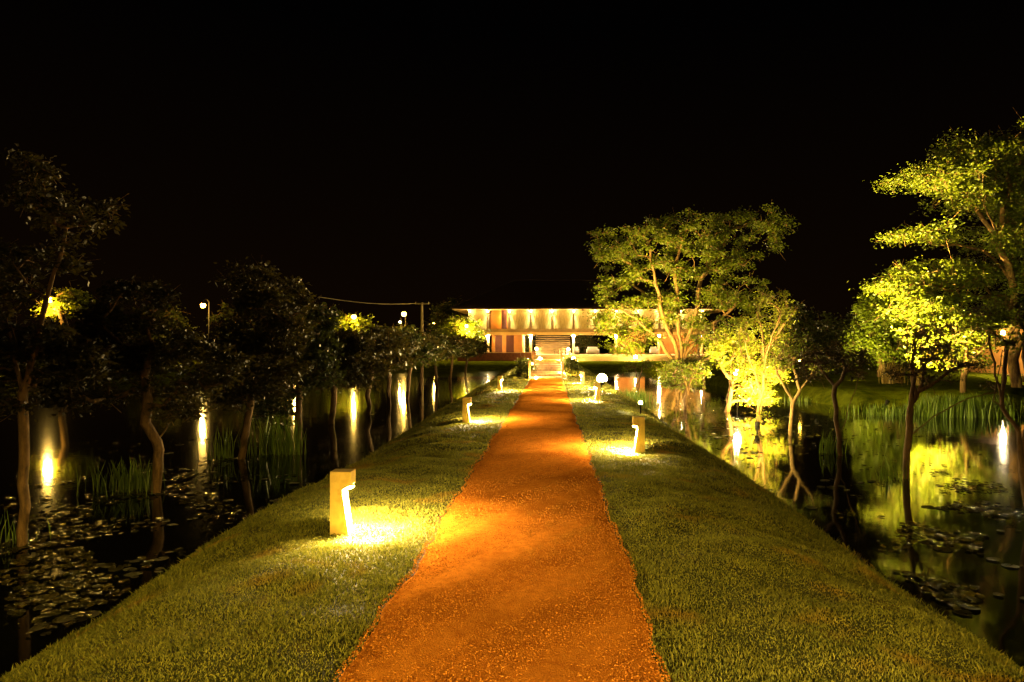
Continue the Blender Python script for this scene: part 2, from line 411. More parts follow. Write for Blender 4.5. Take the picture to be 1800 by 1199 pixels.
# unseen up-lights, added to brighten the lit trees
def uplight(loc, target, power, cone, lab, col=(1.0, 0.66, 0.17), r=0.08):
    t = empty('garden_spotlight', loc); d = (Vector(target)-Vector(loc)).normalized()
    MB().tube([(0, 0, -0.4), (0, 0, 0.08)], 0.03, 6).build('spike', M_metal, t)
    h = Vector((0, 0, 0.14))
    MB().tube([h-d*0.12, h+d*0.10], [r*0.8, r], 12).build('housing', M_metal, t)
    r *= 0.5
    MB().tube([h+d*0.102, h+d*0.115], [r*0.9, r*0.9], 12).build('bulb', G_spot, t)
    L = bpy.data.lights.new('beam', 'SPOT'); L.energy = power; L.color = col
    L.spot_size = math.radians(cone); L.spot_blend = 0.9; L.shadow_soft_size = 0.08
    lo = bpy.data.objects.new('beam', L); C.objects.link(lo); lo.parent = t
    lo.location = h+d*0.16; lo.rotation_euler = d.to_track_quat('-Z', 'Y').to_euler()
    tag(t, lab, 'spotlight', 'added unseen uplights at the lit trees')
uplight((4.0, 55.0, -0.85), (10, 64, 6), 11500, 75, 'added unseen uplight low in the water below the left side of the large spreading tree')
uplight((17.5, 55.0, -0.85), (15, 64, 8), 6500, 80, 'added unseen uplight low in the water below the right side of the large spreading tree')
uplight((13.6, 27.6, -0.75), (20, 32, 8.5), 12500, 80, 'added unseen uplight behind the reeds below the left side of the tall golden tree')
uplight((19.0, 27.8, -0.65), (23, 32, 9.0), 20000, 95, 'added unseen uplight behind the reeds below the right side of the tall golden tree')
uplight((17.0, 38.5, -0.30), (20, 42, 3), 900, 80, 'added unseen uplight on the lawn in front of the round broadleaf tree', (0.95, 0.74, 0.18))
uplight((7.8, 25.0, -0.85), (7.8, 28, 1.2), 2200, 110, 'added unseen uplight in the water at the foot of the leaning golden tree')
uplight((6.2, 20.5, -0.85), (7.0, 22.8, 1.8), 600, 90, 'added unseen uplight in the water before the slender upright tree')

# ---------------------------------------------------------------- trees
def leaf_mesh(name, cen, per, spread, size, rnd, flat=0.55):
    n = len(cen)*per
    c = np.repeat(np.array(cen), per, 0)
    rad = np.repeat(spread*rnd.uniform(0.6, 1.3, len(cen)), per)[:, None]
    g = rnd.normal(0, 0.5, (n, 3))*np.array([1, 1, flat]); P = c+g*rad
    a = rnd.uniform(0, 2*PI, n); el = rnd.uniform(-0.9, 0.5, n)
    L = size*rnd.uniform(0.6, 1.3, n)[:, None]
    d = np.stack([np.cos(a)*np.cos(el), np.sin(a)*np.cos(el), np.sin(el)], 1)
    q = rnd.normal(0, 1, (n, 3)); s = np.cross(d, q); s /= np.linalg.norm(s, axis=1)[:, None]+1e-9
    V = np.stack([P, P+d*L*0.45+s*L*0.24, P+d*L, P+d*L*0.45-s*L*0.24], 1).reshape(-1, 3)
    return np_mesh(name, V, np.arange(n*4).reshape(n, 4), 4)

def tree(name, lab, cat, D, base, stems, ells, nc, per, spread, size, ml, mb, seed, group=None,
         r0=0.10, zb=None, flat=0.55, depth=1.0, twig=3):
    """stems: polylines of (px,py) from the foot up; ells: (px,py,rx,ry) crown lobes, in photo pixels at distance D"""
    rnd = np.random.RandomState(seed)
    b = at(base[0], base[1], D)
    if zb is not None: b.z = zb
    root = empty(name, b)
    k = D/FPX
    nodes = [Vector((0, 0, -0.1))]; par = [-1]
    seen = {}
    for st in stems:
        prev = 0; p0 = nodes[0]
        if tuple(st[0]) in seen: prev = seen[tuple(st[0])]; p0 = nodes[prev]; st = st[1:]
        m = len(st)
        yy = rnd.uniform(-0.5, 0.5)*k*60
        for i, (px, py) in enumerate(st):
            q = at(px, py, D)-b; q.y = p0.y*0.6+yy*(i+1)/m
            for j in range(1, 4):
                t = j/3.0
                w = p0.lerp(q, t)
                if j < 3: w = w+Vector(rnd.normal(0, 1, 3))*(q-p0).length*0.03
                nodes.append(w); par.append(prev); prev = len(nodes)-1
            p0 = q; seen[(px, py)] = prev
    tot = sum(e[2]*e[3] for e in ells); tg = []
    for (ex, ey, rx, ry) in ells:
        m = max(2, int(round(nc*rx*ry/tot)))
        c = at(ex, ey, D)-b
        oy = rnd.uniform(-0.4, 0.4)*rx*k*depth
        for _ in range(m):
            v = rnd.normal(0, 1, 3); v /= np.linalg.norm(v); v *= rnd.uniform(0.35, 1.0)**0.6
            tg.append(Vector((c.x+v[0]*rx*k, oy+v[1]*rx*k*depth, c.z+v[2]*ry*k)))
    top = nodes[-1]
    tg.sort(key=lambda p: min((p-n).length for n in nodes[1:] or nodes))
    NA = np.array([list(n) for n in nodes])
    tips = []
    for p in tg:
        dv = NA-np.array(p); dist = np.linalg.norm(dv, axis=1)
        cost = dist+0.9*np.clip(NA[:, 2]-p.z, 0, 99)
        cost[0] += 99
        i = int(np.argmin(cost)); s = Vector(NA[i]); prev = i
        L = (p-s).length; ns = max(2, min(5, int(L/(0.5*spread+0.05))))
        sag = Vector((0, 0, 0.12*L))
        for j in range(1, ns+1):
            t = j/ns
            w = s.lerp(p, t)+sag*math.sin(PI*t)*0.6+(Vector(rnd.normal(0, 1, 3))*L*0.06 if j < ns else Vector())
            nodes.append(w); par.append(prev); prev = len(nodes)-1
            NA = np.vstack([NA, list(w)])
        tips.append(p)
        for _ in range(twig):
            w = p+Vector(rnd.normal(0, 1, 3))*spread*0.55
            nodes.append(w); par.append(prev); NA = np.vstack([NA, [1e4]*3])
    n = len(nodes); cnt = [0.0]*n
    haschild = [False]*n
    for i in range(1, n): haschild[par[i]] = True
    for i in range(n-1, 0, -1):
        if not haschild[i]: cnt[i] += 1
        cnt[par[i]] += cnt[i]
    tw = r0/max(1.0, cnt[0])**0.46
    rad = [max(0.0035, tw*max(1, c)**0.46) for c in cnt]
    V = []; F = []
    for i in range(1, n):
        a, c = nodes[par[i]], nodes[i]
        d = c-a
        if d.length < 1e-6: continue
        ra, rc = min(rad[par[i]], rad[i]*1.25), rad[i]
        kk = 7 if rc > 0.03 else 4
        d.normalize(); e = d.cross(Vector((0.3, 0.93, 0.2))).normalized(); g = d.cross(e)
        bi = len(V)
        for q, rr in ((a-d*rc*0.3, ra), (c+d*rc*0.3, rc)):
            for j in range(kk):
                t = 2*PI*j/kk; V.append(tuple(q+(e*math.cos(t)+g*math.sin(t))*rr))
        for j in range(kk): F.append((bi+j, bi+(j+1) % kk, bi+kk+(j+1) % kk, bi+kk+j))
    me = bpy.data.meshes.new('trunk'); me.from_pydata(V, [], F); me.shade_smooth()
    link('trunk', me, root, mb)
    link('crown', leaf_mesh('crown', [list(t) for t in tips], per, spread, size, rnd, flat), root, ml)
    tag(root, lab, cat, group)
    return root

LG = 'row of trees standing in the water left of the causeway'
RG = 'row of young trees standing in the water right of the causeway'
# ---- left row
tree('pond_tree', 'leftmost pond tree with a pale straight trunk and tall brown crown at the frame edge', 'tree', 8.9, (40, 957),
     [[(43, 850), (50, 760), (54, 690), (44, 620), (40, 560)], [(54, 690), (68, 620), (95, 480), (112, 400)]],
     [(100, 360, 85, 45), (60, 300, 45, 25), (20, 480, 50, 60), (50, 600, 80, 35), (115, 450, 30, 30), (20, 690, 60, 50), (-60, 560, 90, 120), (110, 640, 60, 50)],
     150, 80, 0.20, 0.085, M_leaf_b, M_bark, 11, LG, r0=0.06)
tree('pond_tree', 'second pond tree from the left, crooked pale trunk with a side stub low down', 'tree', 12.1, (273, 868),
     [[(280, 820), (281, 775), (264, 742), (272, 700), (270, 660), (288, 620), (283, 580)], [(281, 775), (291, 752), (288, 740)], [(272, 700), (296, 650), (298, 600)]],
     [(245, 600, 85, 55), (320, 615, 60, 32), (190, 670, 95, 45), (110, 660, 60, 35), (340, 680, 50, 30), (255, 520, 65, 32), (160, 600, 60, 60), (320, 720, 30, 30), (390, 640, 40, 40), (200, 560, 35, 25)],
     160, 85, 0.26, 0.10, M_leaf_b, M_bark, 12, LG, r0=0.085)
tree('pond_tree', 'third pond tree from the left with a slim leaning trunk and drooping crown', 'tree', 15.7, (423, 806),
     [[(431, 760), (438, 690), (442, 660), (450, 600)]],
     [(450, 570, 65, 55), (500, 540, 65, 45), (390, 630, 50, 45), (470, 650, 75, 50), (440, 490, 48, 22), (400, 690, 30, 30)],
     160, 85, 0.30, 0.12, M_leaf_b, M_bark, 13, LG, r0=0.08)
tree('pond_tree', 'fourth pond tree from the left, dark trunk right beside a thin golden reflection', 'tree', 19.0, (523, 772),
     [[(524, 730), (526, 700), (520, 640)]],
     [(520, 600, 75, 50), (555, 560, 42, 36), (500, 660, 45, 40), (480, 720, 28, 38), (560, 650, 40, 35)],
     100, 70, 0.34, 0.14, M_leaf_d, M_bark_dark, 14, LG, r0=0.10)
tree('pond_tree', 'fifth pond tree from the left, its short trunk rising above the nearest bollard light', 'tree', 22.8, (583, 745),
     [[(584, 710), (583, 680), (590, 620)]],
     [(590, 612, 55, 30), (650, 610, 45, 22), (570, 650, 45, 35), (630, 650, 50, 30)],
     90, 70, 0.38, 0.16, M_leaf_b, M_bark, 15, LG, r0=0.10)
spec = [(26.3, 'sixth', 'rounded'), (29.8, 'seventh', 'low'), (33.4, 'eighth', 'wide'), (37.2, 'ninth', 'dense'), (42, 'tenth', 'small'), (48, 'eleventh', 'small'), (56, 'twelfth', 'tiny')]
for i, (D, nth, ad) in enumerate(spec):
    px = 968-7.05*FPX/D; yb = 608.5+2.6*FPX/D; k = FPX/D; h = (0.95+0.25*math.sin(i*2.1))*k
    tree('pond_tree', '%s pond tree from the left, a %s dark crown over the black water' % (nth, ad), 'tree', D, (px, yb),
         [[(px+2, yb-1.1*k), (px+3, 608)]],
         [(px, 608-0.1*h, 1.6*k, 0.55*h+0.15*k), (px+0.9*k, 608+0.2*k, 1.2*k, 0.6*k), (px-0.9*k, 608+0.3*k, 1.2*k, 0.6*k)],
         60, 60, 0.45, 0.20, M_leaf_d if i % 2 else M_leaf_b, M_bark_dark, 30+i, LG, r0=0.09)

# ---- right row
tree('pond_tree', 'young pond tree cut by the right frame edge, with bare crossing branches', 'tree', 10.0, (1815, 920),
     [[(1800, 830), (1795, 760), (1772, 720), (1758, 660), (1750, 600)], [(1795, 760), (1768, 715), (1780, 650), (1800, 590)], [(1768, 715), (1745, 705), (1748, 640), (1740, 615)], [(1800, 830), (1812, 700), (1805, 600)]],
     [(1745, 590, 30, 18), (1800, 600, 40, 25), (1850, 560, 70, 60), (1765, 570, 25, 15)],
     40, 45, 0.13, 0.055, M_leaf, M_bark_dark, 51, RG, r0=0.06)
tree('pond_tree', 'tall thin pond tree with a long branch reaching right, nearest complete one on the right', 'tree', 13.4, (1594, 841),
     [[(1600, 770), (1607, 720), (1625, 690), (1645, 640)], [(1600, 770), (1640, 733), (1700, 700), (1745, 690)], [(1607, 720), (1612, 660), (1595, 620)], [(1625, 690), (1665, 655), (1700, 630)], [(1607, 720), (1615, 640), (1640, 590)]],
     [(1620, 610, 55, 40), (1660, 590, 60, 35), (1600, 660, 35, 22), (1690, 640, 40, 28), (1640, 650, 50, 30), (1730, 680, 25, 10)],
     75, 42, 0.20, 0.055, M_leaf_b, M_bark, 52, RG, r0=0.065, twig=5)
tree('pond_tree', 'pond sapling with two parted stems behind a reed clump on the right', 'tree', 16.2, (1480, 801),
     [[(1478, 775), (1475, 740), (1478, 680), (1450, 640)], [(1478, 775), (1487, 750), (1505, 700), (1525, 655), (1545, 620)], [(1478, 680), (1490, 640)]],
     [(1440, 630, 40, 22), (1480, 620, 40, 22), (1510, 640, 28, 25), (1420, 660, 25, 15)],
     70, 34, 0.22, 0.06, M_leaf_b, M_bark_dark, 53, RG, r0=0.055, twig=5)
tree('pond_tree', 'pond sapling with a clean fork and a fan of dark branches before bright foliage', 'tree', 19.9, (1390, 765),
     [[(1391, 730), (1393, 706), (1375, 675), (1362, 650)], [(1393, 706), (1405, 685), (1425, 660), (1435, 630)], [(1393, 706), (1385, 670), (1380, 630)], [(1405, 685), (1398, 650), (1402, 620)]],
     [(1370, 630, 25, 25), (1400, 610, 35, 28), (1430, 620, 22, 25), (1440, 650, 16, 16)],
     70, 34, 0.22, 0.07, M_leaf, M_bark_dark, 54, RG, r0=0.06, twig=5)
tree('pond_tree', 'slender upright pond tree lit orange from below, tallest sapling', 'tree', 22.3, (1333, 748),
     [[(1335, 700), (1340, 640), (1348, 590), (1362, 540)], [(1336, 690), (1318, 640), (1305, 600), (1297, 580)], [(1340, 640), (1335, 580), (1325, 550)], [(1345, 610), (1370, 570), (1385, 545)], [(1333, 727), (1315, 715), (1300, 708)], [(1340, 665), (1352, 640), (1370, 620)]],
     [(1360, 540, 28, 38), (1325, 590, 32, 38), (1365, 600, 25, 28), (1380, 560, 14, 24), (1345, 650, 26, 28), (1345, 728, 14, 4), (1300, 640, 22, 22)],
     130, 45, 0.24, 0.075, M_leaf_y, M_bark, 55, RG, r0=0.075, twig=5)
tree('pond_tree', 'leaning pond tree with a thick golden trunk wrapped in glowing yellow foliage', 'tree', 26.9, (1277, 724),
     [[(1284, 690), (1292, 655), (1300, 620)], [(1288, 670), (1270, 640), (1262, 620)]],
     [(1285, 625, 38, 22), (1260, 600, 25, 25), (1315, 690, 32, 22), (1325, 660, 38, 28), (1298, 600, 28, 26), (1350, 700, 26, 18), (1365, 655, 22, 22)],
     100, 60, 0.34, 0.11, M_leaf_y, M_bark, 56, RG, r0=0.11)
tree('pond_tree', 'low pond tree with dark curved stems directly below the large spreading tree', 'tree', 28.0, (1203, 722),
     [[(1207, 690), (1213, 655), (1225, 640)], [(1207, 690), (1198, 660), (1190, 645)]],
     [(1205, 650, 42, 14), (1190, 672, 30, 12), (1230, 660, 24, 14), (1165, 668, 20, 8)],
     34, 46, 0.28, 0.11, M_leaf, M_bark_dark, 57, RG, r0=0.07)
tree('pond_tree', 'bright green bushy pond tree with pale multiple stems left of the large tree base', 'tree', 33.0, (1190, 703),
     [[(1188, 680), (1180, 655)], [(1194, 680), (1205, 655)], [(1191, 684), (1192, 655)]],
     [(1192, 668, 28, 16), (1180, 650, 24, 12), (1215, 672, 20, 12)],
     50, 60, 0.32, 0.12, M_leaf_y, M_bark, 58, RG, r0=0.09)
tree('pond_tree', 'thin dark pond tree before the golden reflections right of the large tree', 'tree', 33.5, (1236, 701),
     [[(1239, 680), (1241, 655), (1236, 620)]],
     [(1240, 610, 34, 28), (1270, 580, 30, 28), (1250, 640, 26, 12)],
     34, 42, 0.34, 0.13, M_leaf, M_bark_dark, 59, RG, r0=0.08)
# dangling thin stems left of the big tree
tree('pond_tree', 'sparse pond shrub with thin dangling dark stems over the water near the far lawn', 'tree', 40.0, (1120, 686),
     [[(1118, 660), (1112, 640)], [(1124, 660), (1130, 636)]],
     [(1125, 640, 26, 8), (1105, 648, 14, 6)],
     26, 30, 0.3, 0.12, M_leaf, M_bark_dark, 60, RG, r0=0.05)

# ---- large lit trees
tree('spreading_tree', 'large multi stemmed spreading tree lit green yellow in front of the building', 'tree', 64.0, (1196, 657),
     [[(1180, 630), (1150, 590), (1115, 560), (1085, 545)], [(1190, 620), (1165, 560), (1150, 500), (1140, 440)], [(1198, 610), (1192, 540), (1185, 470), (1200, 420)],
      [(1205, 610), (1222, 560), (1235, 490), (1270, 440), (1300, 410)], [(1208, 620), (1245, 575), (1290, 540), (1320, 510)], [(1185, 600), (1160, 540), (1120, 500)], [(1270, 440), (1290, 400), (1340, 385)]],
     [(1085, 465, 50, 60), (1150, 440, 60, 65), (1220, 440, 60, 70), (1290, 420, 60, 55), (1345, 385, 38, 28), (1075, 560, 38, 45), (1140, 560, 55, 45),
      (1215, 530, 60, 45), (1290, 500, 55, 45), (1320, 550, 35, 35), (1100, 600, 40, 30), (1160, 390, 22, 20), (1060, 425, 25, 25), (1365, 410, 20, 40), (1240, 585, 40, 25)],
     345, 115, 0.80, 0.25, M_leaf, M_bark, 71, r0=0.40, flat=0.5, twig=4)
tree('spreading_tree', 'tall layered tree with pale branches filling the right edge, lit golden green', 'tree', 32.0, (1790, 683),
     [[(1786, 600), (1776, 550), (1768, 500), (1735, 420), (1705, 360), (1700, 310)], [(1776, 550), (1800, 480), (1830, 400), (1850, 300)], [(1768, 500), (1720, 440), (1680, 430), (1640, 430)],
      [(1735, 420), (1680, 330), (1620, 310)], [(1770, 520), (1700, 520), (1640, 500), (1590, 500)], [(1735, 420), (1770, 340), (1780, 290)], [(1786, 600), (1830, 560), (1880, 520)]],
     [(1690, 265, 50, 28), (1765, 275, 60, 42), (1610, 320, 60, 16), (1660, 310, 60, 28), (1700, 350, 60, 28), (1790, 350, 50, 45), (1595, 418, 45, 12), (1655, 410, 40, 18),
      (1760, 420, 60, 35), (1630, 480, 70, 22), (1700, 480, 55, 28), (1560, 510, 38, 12), (1620, 540, 70, 28), (1770, 500, 55, 40), (1850, 330, 70, 100), (1860, 480, 70, 90), (1730, 560, 50, 18), (1795, 235, 30, 20)],
     600, 125, 0.62, 0.15, M_leaf, M_bark, 72, r0=0.25, zb=-0.75, flat=0.55, twig=3)
tree('broadleaf_tree', 'round broadleaf tree with dense bright leaves left of the tall golden tree', 'tree', 42.0, (1548, 668),
     [[(1550, 630), (1548, 580)], [(1550, 630), (1575, 560)]],
     [(1535, 545, 38, 40), (1570, 520, 38, 42), (1520, 600, 24, 32), (1560, 600, 48, 36), (1600, 590, 30, 38)],
     220, 90, 0.55, 0.20, M_leaf, M_bark_dark, 73, r0=0.2, zb=-0.28, flat=0.8)
tree('bank_tree', 'dark brownish bank tree hanging behind the tall thin pond tree', 'tree', 29.0, (1690, 700),
     [[(1692, 650), (1685, 600)], [(1692, 650), (1715, 600)]],
     [(1660, 590, 60, 34), (1715, 585, 50, 30), (1640, 625, 34, 22), (1700, 630, 50, 20)],
     120, 70, 0.4, 0.13, M_leaf, M_bark_dark, 74, r0=0.12, zb=-0.5)
# ---- dim background trees, right
bg = [(60, 1420, 600, 45, 28, 'low dark tree behind the small orange lamp'), (62, 1480, 590, 45, 40, 'low dark tree filling the gap left of the round broadleaf tree'),
      (75, 1395, 575, 40, 38, 'dim tree just right of the large spreading tree'), (48, 1440, 640, 40, 16, 'dark shrub mass on the peninsula edge below the dim trees')]
for i, (D, px, py, rx, ry, lab) in enumerate(bg):
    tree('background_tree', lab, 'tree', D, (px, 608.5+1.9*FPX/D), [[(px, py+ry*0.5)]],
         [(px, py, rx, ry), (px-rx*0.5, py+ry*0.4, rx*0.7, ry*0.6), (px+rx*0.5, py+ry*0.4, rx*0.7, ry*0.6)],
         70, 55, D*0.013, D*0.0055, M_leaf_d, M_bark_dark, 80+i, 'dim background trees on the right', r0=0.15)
# ---- background trees, left
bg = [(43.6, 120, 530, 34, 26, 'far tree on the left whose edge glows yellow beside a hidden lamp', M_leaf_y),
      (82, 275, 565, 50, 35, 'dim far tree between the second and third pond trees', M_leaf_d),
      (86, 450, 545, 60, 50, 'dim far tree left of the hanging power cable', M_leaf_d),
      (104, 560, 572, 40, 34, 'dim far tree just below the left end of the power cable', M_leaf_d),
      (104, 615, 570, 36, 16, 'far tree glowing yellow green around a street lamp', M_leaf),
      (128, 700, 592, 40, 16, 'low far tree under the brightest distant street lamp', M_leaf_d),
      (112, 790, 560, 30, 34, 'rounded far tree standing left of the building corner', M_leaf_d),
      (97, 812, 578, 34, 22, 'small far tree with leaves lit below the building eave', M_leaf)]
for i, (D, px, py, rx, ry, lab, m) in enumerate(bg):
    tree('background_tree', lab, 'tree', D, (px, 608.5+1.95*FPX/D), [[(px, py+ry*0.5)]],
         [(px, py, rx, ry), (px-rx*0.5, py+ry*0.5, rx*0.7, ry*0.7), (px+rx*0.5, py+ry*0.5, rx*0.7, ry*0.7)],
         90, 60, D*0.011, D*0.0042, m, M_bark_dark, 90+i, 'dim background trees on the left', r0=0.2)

# ---------------------------------------------------------------- street lamps, pole and cable
def street_lamp(px, py, D, r, lab, gm=None, loc=None):
    p = loc or at(px, py, D); zg = -0.4
    t = empty('street_lamp', (p.x, p.y, zg)); h = p.z-zg
    MB().tube([(0, 1.3, 0), (0, 1.3, h+0.5), (0, 0.8, h+0.75), (0, 0.0, h+0.6)], [0.07, 0.05, 0.04, 0.035], 6).build('pole', M_metal, t)
    MB().tube([(0, 0, h+r*1.3+0.1), (0, 0, h+r*0.75)], [0.07, r*0.9], 10).build('lamp_hood', M_metal, t)
    MB().ball((0, 0, h), r, 12, 8).build('bulb', gm or G_street, t, smooth=True)
    L = bpy.data.lights.new('lamp_glow', 'POINT'); L.energy = 220 if p.y < 60 else 700; L.color = (1.0, 0.58, 0.10); L.shadow_soft_size = 0.2
    lo = bpy.data.objects.new('lamp_glow', L); C.objects.link(lo); lo.parent = t; lo.location = (0, -0.15, h-r-0.25)
    tag(t, lab, 'street lamp', 'distant street lamps beyond the pond')
street_lamp(87, 527, 42.5, 0.17, 'street lamp at far left hidden in lit leaves, casting a broken golden reflection')
street_lamp(357, 537, 77, 0.26, 'lone street lamp at left with a long bright streak below it in the water')
street_lamp(519, 560, 93, 0.20, 'street lamp hidden behind the fourth pond tree, seen only as a thin reflection')
street_lamp(622, 557, 100, 0.34, 'street lamp wrapped in yellow lit leaves left of the power pole')
street_lamp(710, 552, 125, 0.42, 'brightest distant street lamp just left of the power pole')
street_lamp(764, 570, 142, 0.42, 'distant street lamp just right of the power pole')
street_lamp(820, 573, 95, 0.22, 'lamp in the leaves beside the building corner')
street_lamp(703, 566, 140, 0.18, 'tiny pale lamp just below the brightest distant street lamp', G_inner)
for sx, lab in ((-1, 'added hooded lamp behind the camera left of the path'), (1, 'added hooded lamp behind the camera right of the path')):
    t = empty('added_path_lamp', (CX+sx*2.7, -3.6, -0.25))  # out of view, added to brighten banks and path but not the crowns
    MB().tube([(0, -0.15, -0.3), (0, -0.15, 2.6), (0, 0.1, 2.7)], 0.04, 8).build('pole', M_metal, t)
    MB().tube([(0, 0.2, 2.75), (0, 0.2, 2.63)], [0.10, 0.26], 14).build('lamp_hood', M_metal, t)
    L = bpy.data.lights.new('lamp_beam', 'SPOT'); L.energy = 520; L.color = (1.0, 0.66, 0.15)
    L.spot_size = math.radians(164); L.spot_blend = 0.25; L.shadow_soft_size = 0.12
    lo = bpy.data.objects.new('lamp_beam', L); C.objects.link(lo); lo.parent = t
    lo.location = (0, 0.2, 2.58); lo.rotation_euler = (math.radians(6), 0, 0)
    tag(t, lab, 'path lamp', 'added hooded lamps behind the camera')
p = at(742, 606, 90)
t = empty('power_pole', (p.x, 90, -0.3))
MB().tube([(0, 0, 0), (0, 0, at(742, 532, 90).z+0.3)], [0.20, 0.13], 8).build('pole', M_pole, t)
MB().box(-0.95, 0.95, -0.08, 0.08, at(742, 534, 90).z+0.3-0.06, at(742, 534, 90).z+0.3+0.08).build('crossarm', M_pole, t)
for q in (-0.85, 0.85): MB().tube([(q, 0, 7.55), (q, 0, 7.8)], 0.05, 6).build('insulator', M_white, t)
tag(t, 'thin pale power pole with a crossarm left of the building', 'power pole')
a, b = at(732, 533.5, 90), at(560, 522, 70)
pts = []
for i in range(25):
    u_ = i/24.0; q = a.lerp(b, u_); q.z -= 0.35*math.sin(PI*u_); pts.append(q)
o = MB().tube([tuple(q) for q in pts], 0.035, 4).build('power_cable', M_pole)
tag(o, 'power cable sagging from the pole toward the left above the dark trees', 'cable')

# ---------------------------------------------------------------- main building
B = empty('main_building', (0, 100, 0.48))
tag(B, 'long two storey building with a dark hipped roof and brightly lit facade', 'building')
def bx(px, D=100.0): return (px-968)/FPX*D
def bz(py, D=100.0): return HC-(py-608.5)/FPX*D-0.48
def part(name, m, x0, x1, y0, y1, z0, z1, parent=B, bevel=0):
    mb = MB().box(x0, x1, y0-100, y1-100, z0, z1); return mb.build(name, m, parent, bevel)
x0f, x1f = bx(824), bx(1247)
# hipped roof
ez = bz(543.0, 98.6); rz = bz(493, 106)
ex0, ex1 = bx(793, 98.6), bx(1290, 98.6); rx0, rx1 = bx(905, 106), bx(1178, 106)
mb = MB().add([(ex0, -1.6, ez), (ex1, -1.6, ez), (ex1, 13.6, ez), (ex0, 13.6, ez), (rx0, 6, rz), (rx1, 6, rz),
               (ex0, -1.6, ez+0.16), (ex1, -1.6, ez+0.16), (ex1, 13.6, ez+0.16), (ex0, 13.6, ez+0.16)],
              [(6, 7, 5, 4), (7, 8, 5), (8, 9, 4, 5), (9, 6, 4), (0, 6, 7, 1)[::-1][:0] or (0, 1, 7, 6), (1, 2, 8, 7), (2, 3, 9, 8), (3, 0, 6, 9)])
roof = mb.build('roof', M_roof, B)
# ridge caps and tile courses
mb = MB().tube([(rx0, 6, rz), (rx1, 6, rz)], 0.14, 6)
for cx_, cy_ in ((ex0, -1.6), (ex1, -1.6)):
    mb.tube([(cx_, cy_, ez+0.16), (rx0 if cx_ == ex0 else rx1, 6, rz)], 0.12, 6)
mb.build('ridge_cap', M_roof, roof)
mb = MB()
for i in range(1, 26):
    t_ = i/26.0; y_ = -1.6+7.6*t_; z_ = ez+0.16+(rz-ez-0.16)*t_
    mb.box(ex0+(rx0-ex0)*t_, ex1+(rx1-ex1)*t_, y_-0.03, y_+0.1, z_-0.02, z_+0.05)
o = mb.build('tile_course', M_roof, roof); o['kind'] = 'stuff'
part('soffit', M_soffit, ex0+0.1, ex1-0.1, 98.5, 113.4, ez-0.06, ez-0.01)
# floor slab, beam
z1, z0 = bz(579.5), bz(584)
part('floor_slab', M_slab, x0f-0.1, x1f+0.1, 99.55, 112, z0, z1)
part('beam', M_soffit, bx(826), x1f, 99.9, 100.3, bz(589), z0-0.003)
part('handrail', M_slab, x0f, x1f, 99.50, 99.545, z1-0.05, z1+0.10)
# upper facade
zt = ez-0.07
pairs = [857.5+37.7*i for i in range(-1, 11)]; pairs[0] = 826
for i in range(len(pairs)-1):
    a_, b_ = pairs[i], pairs[i+1]
    if i == 1:     # open bay with an orange room behind
        part('room_wall', M_wall, bx(a_)+0.3, bx(b_)-0.3, 101.6, 101.7, z1, zt)
        o = part('shutter', M_door, bx(b_)-1.15, bx(b_)-0.36, 100.05, 100.1, z1, zt)
        continue
    o = part('facade_panel', M_panel, bx(a_)+0.14, bx(b_)-0.14, 100.0, 100.08, z1, zt-0.004)
part('side_wall', M_panel, x0f-0.05, x0f+0.05, 100.1, 112, z1, zt)
part('back_wall', M_wall, x0f, x1f, 111.9, 112, z1, zt)
for i, a_ in enumerate(pairs):
    for dx in ((-0.13, 0.13) if i else (0.1,)):
        part('mullion', M_mullion, bx(a_)+dx-0.045, bx(a_)+dx+0.045, 99.90, 99.96, z1, zt)
    MB().tube([(bx(a_), -0.26, zt), (bx(a_), -0.26, zt-0.10)], [0.08, 0.10], 8).build('lamp_housing', M_metal, B)
    MB().ball((bx(a_), -0.26, zt-0.20), 0.085, 10, 6).build('eave_lamp', G_bldg, B, smooth=True)
    L = bpy.data.lights.get('eave_beam')
    if L is None:
        L = bpy.data.lights.new('eave_beam', 'SPOT'); L.energy = 900; L.color = (1.0, 0.84, 0.52)
        L.spot_size = math.radians(56); L.spot_blend = 1.0; L.shadow_soft_size = 0.12
    lo = bpy.data.objects.new('eave_beam', L); C.objects.link(lo); lo.parent = B
    lo.location = (bx(a_), -0.36, zt-0.05); lo.rotation_euler = Vector((0, 0.16, -1)).to_track_quat('-Z', 'Y').to_euler()
for fx in (-9.0, 4.6, 12.0, 20.0):  # floodlights added under the eave to brighten the lawn
    MB().box(fx-0.16, fx+0.16, -1.45, -1.25, zt-0.16, zt-0.003).build('added_eave_flood', M_metal, B)
    L = bpy.data.lights.new('added_lawn_beam', 'SPOT'); L.energy = 3200; L.color = (1.0, 0.72, 0.22)
    L.spot_size = math.radians(96); L.spot_blend = 0.9; L.shadow_soft_size = 0.1
    lo = bpy.data.objects.new('added_lawn_beam', L); C.objects.link(lo); lo.parent = B
    lo.location = (fx, -1.5, zt-0.2); lo.rotation_euler = Vector((0, -1, -0.55)).to_track_quat('-Z', 'Y').to_euler()
MB().ball((bx(883), 0.9, bz(559)), 0.15, 10, 6).build('ceiling_lamp', G_inner, B, smooth=True)
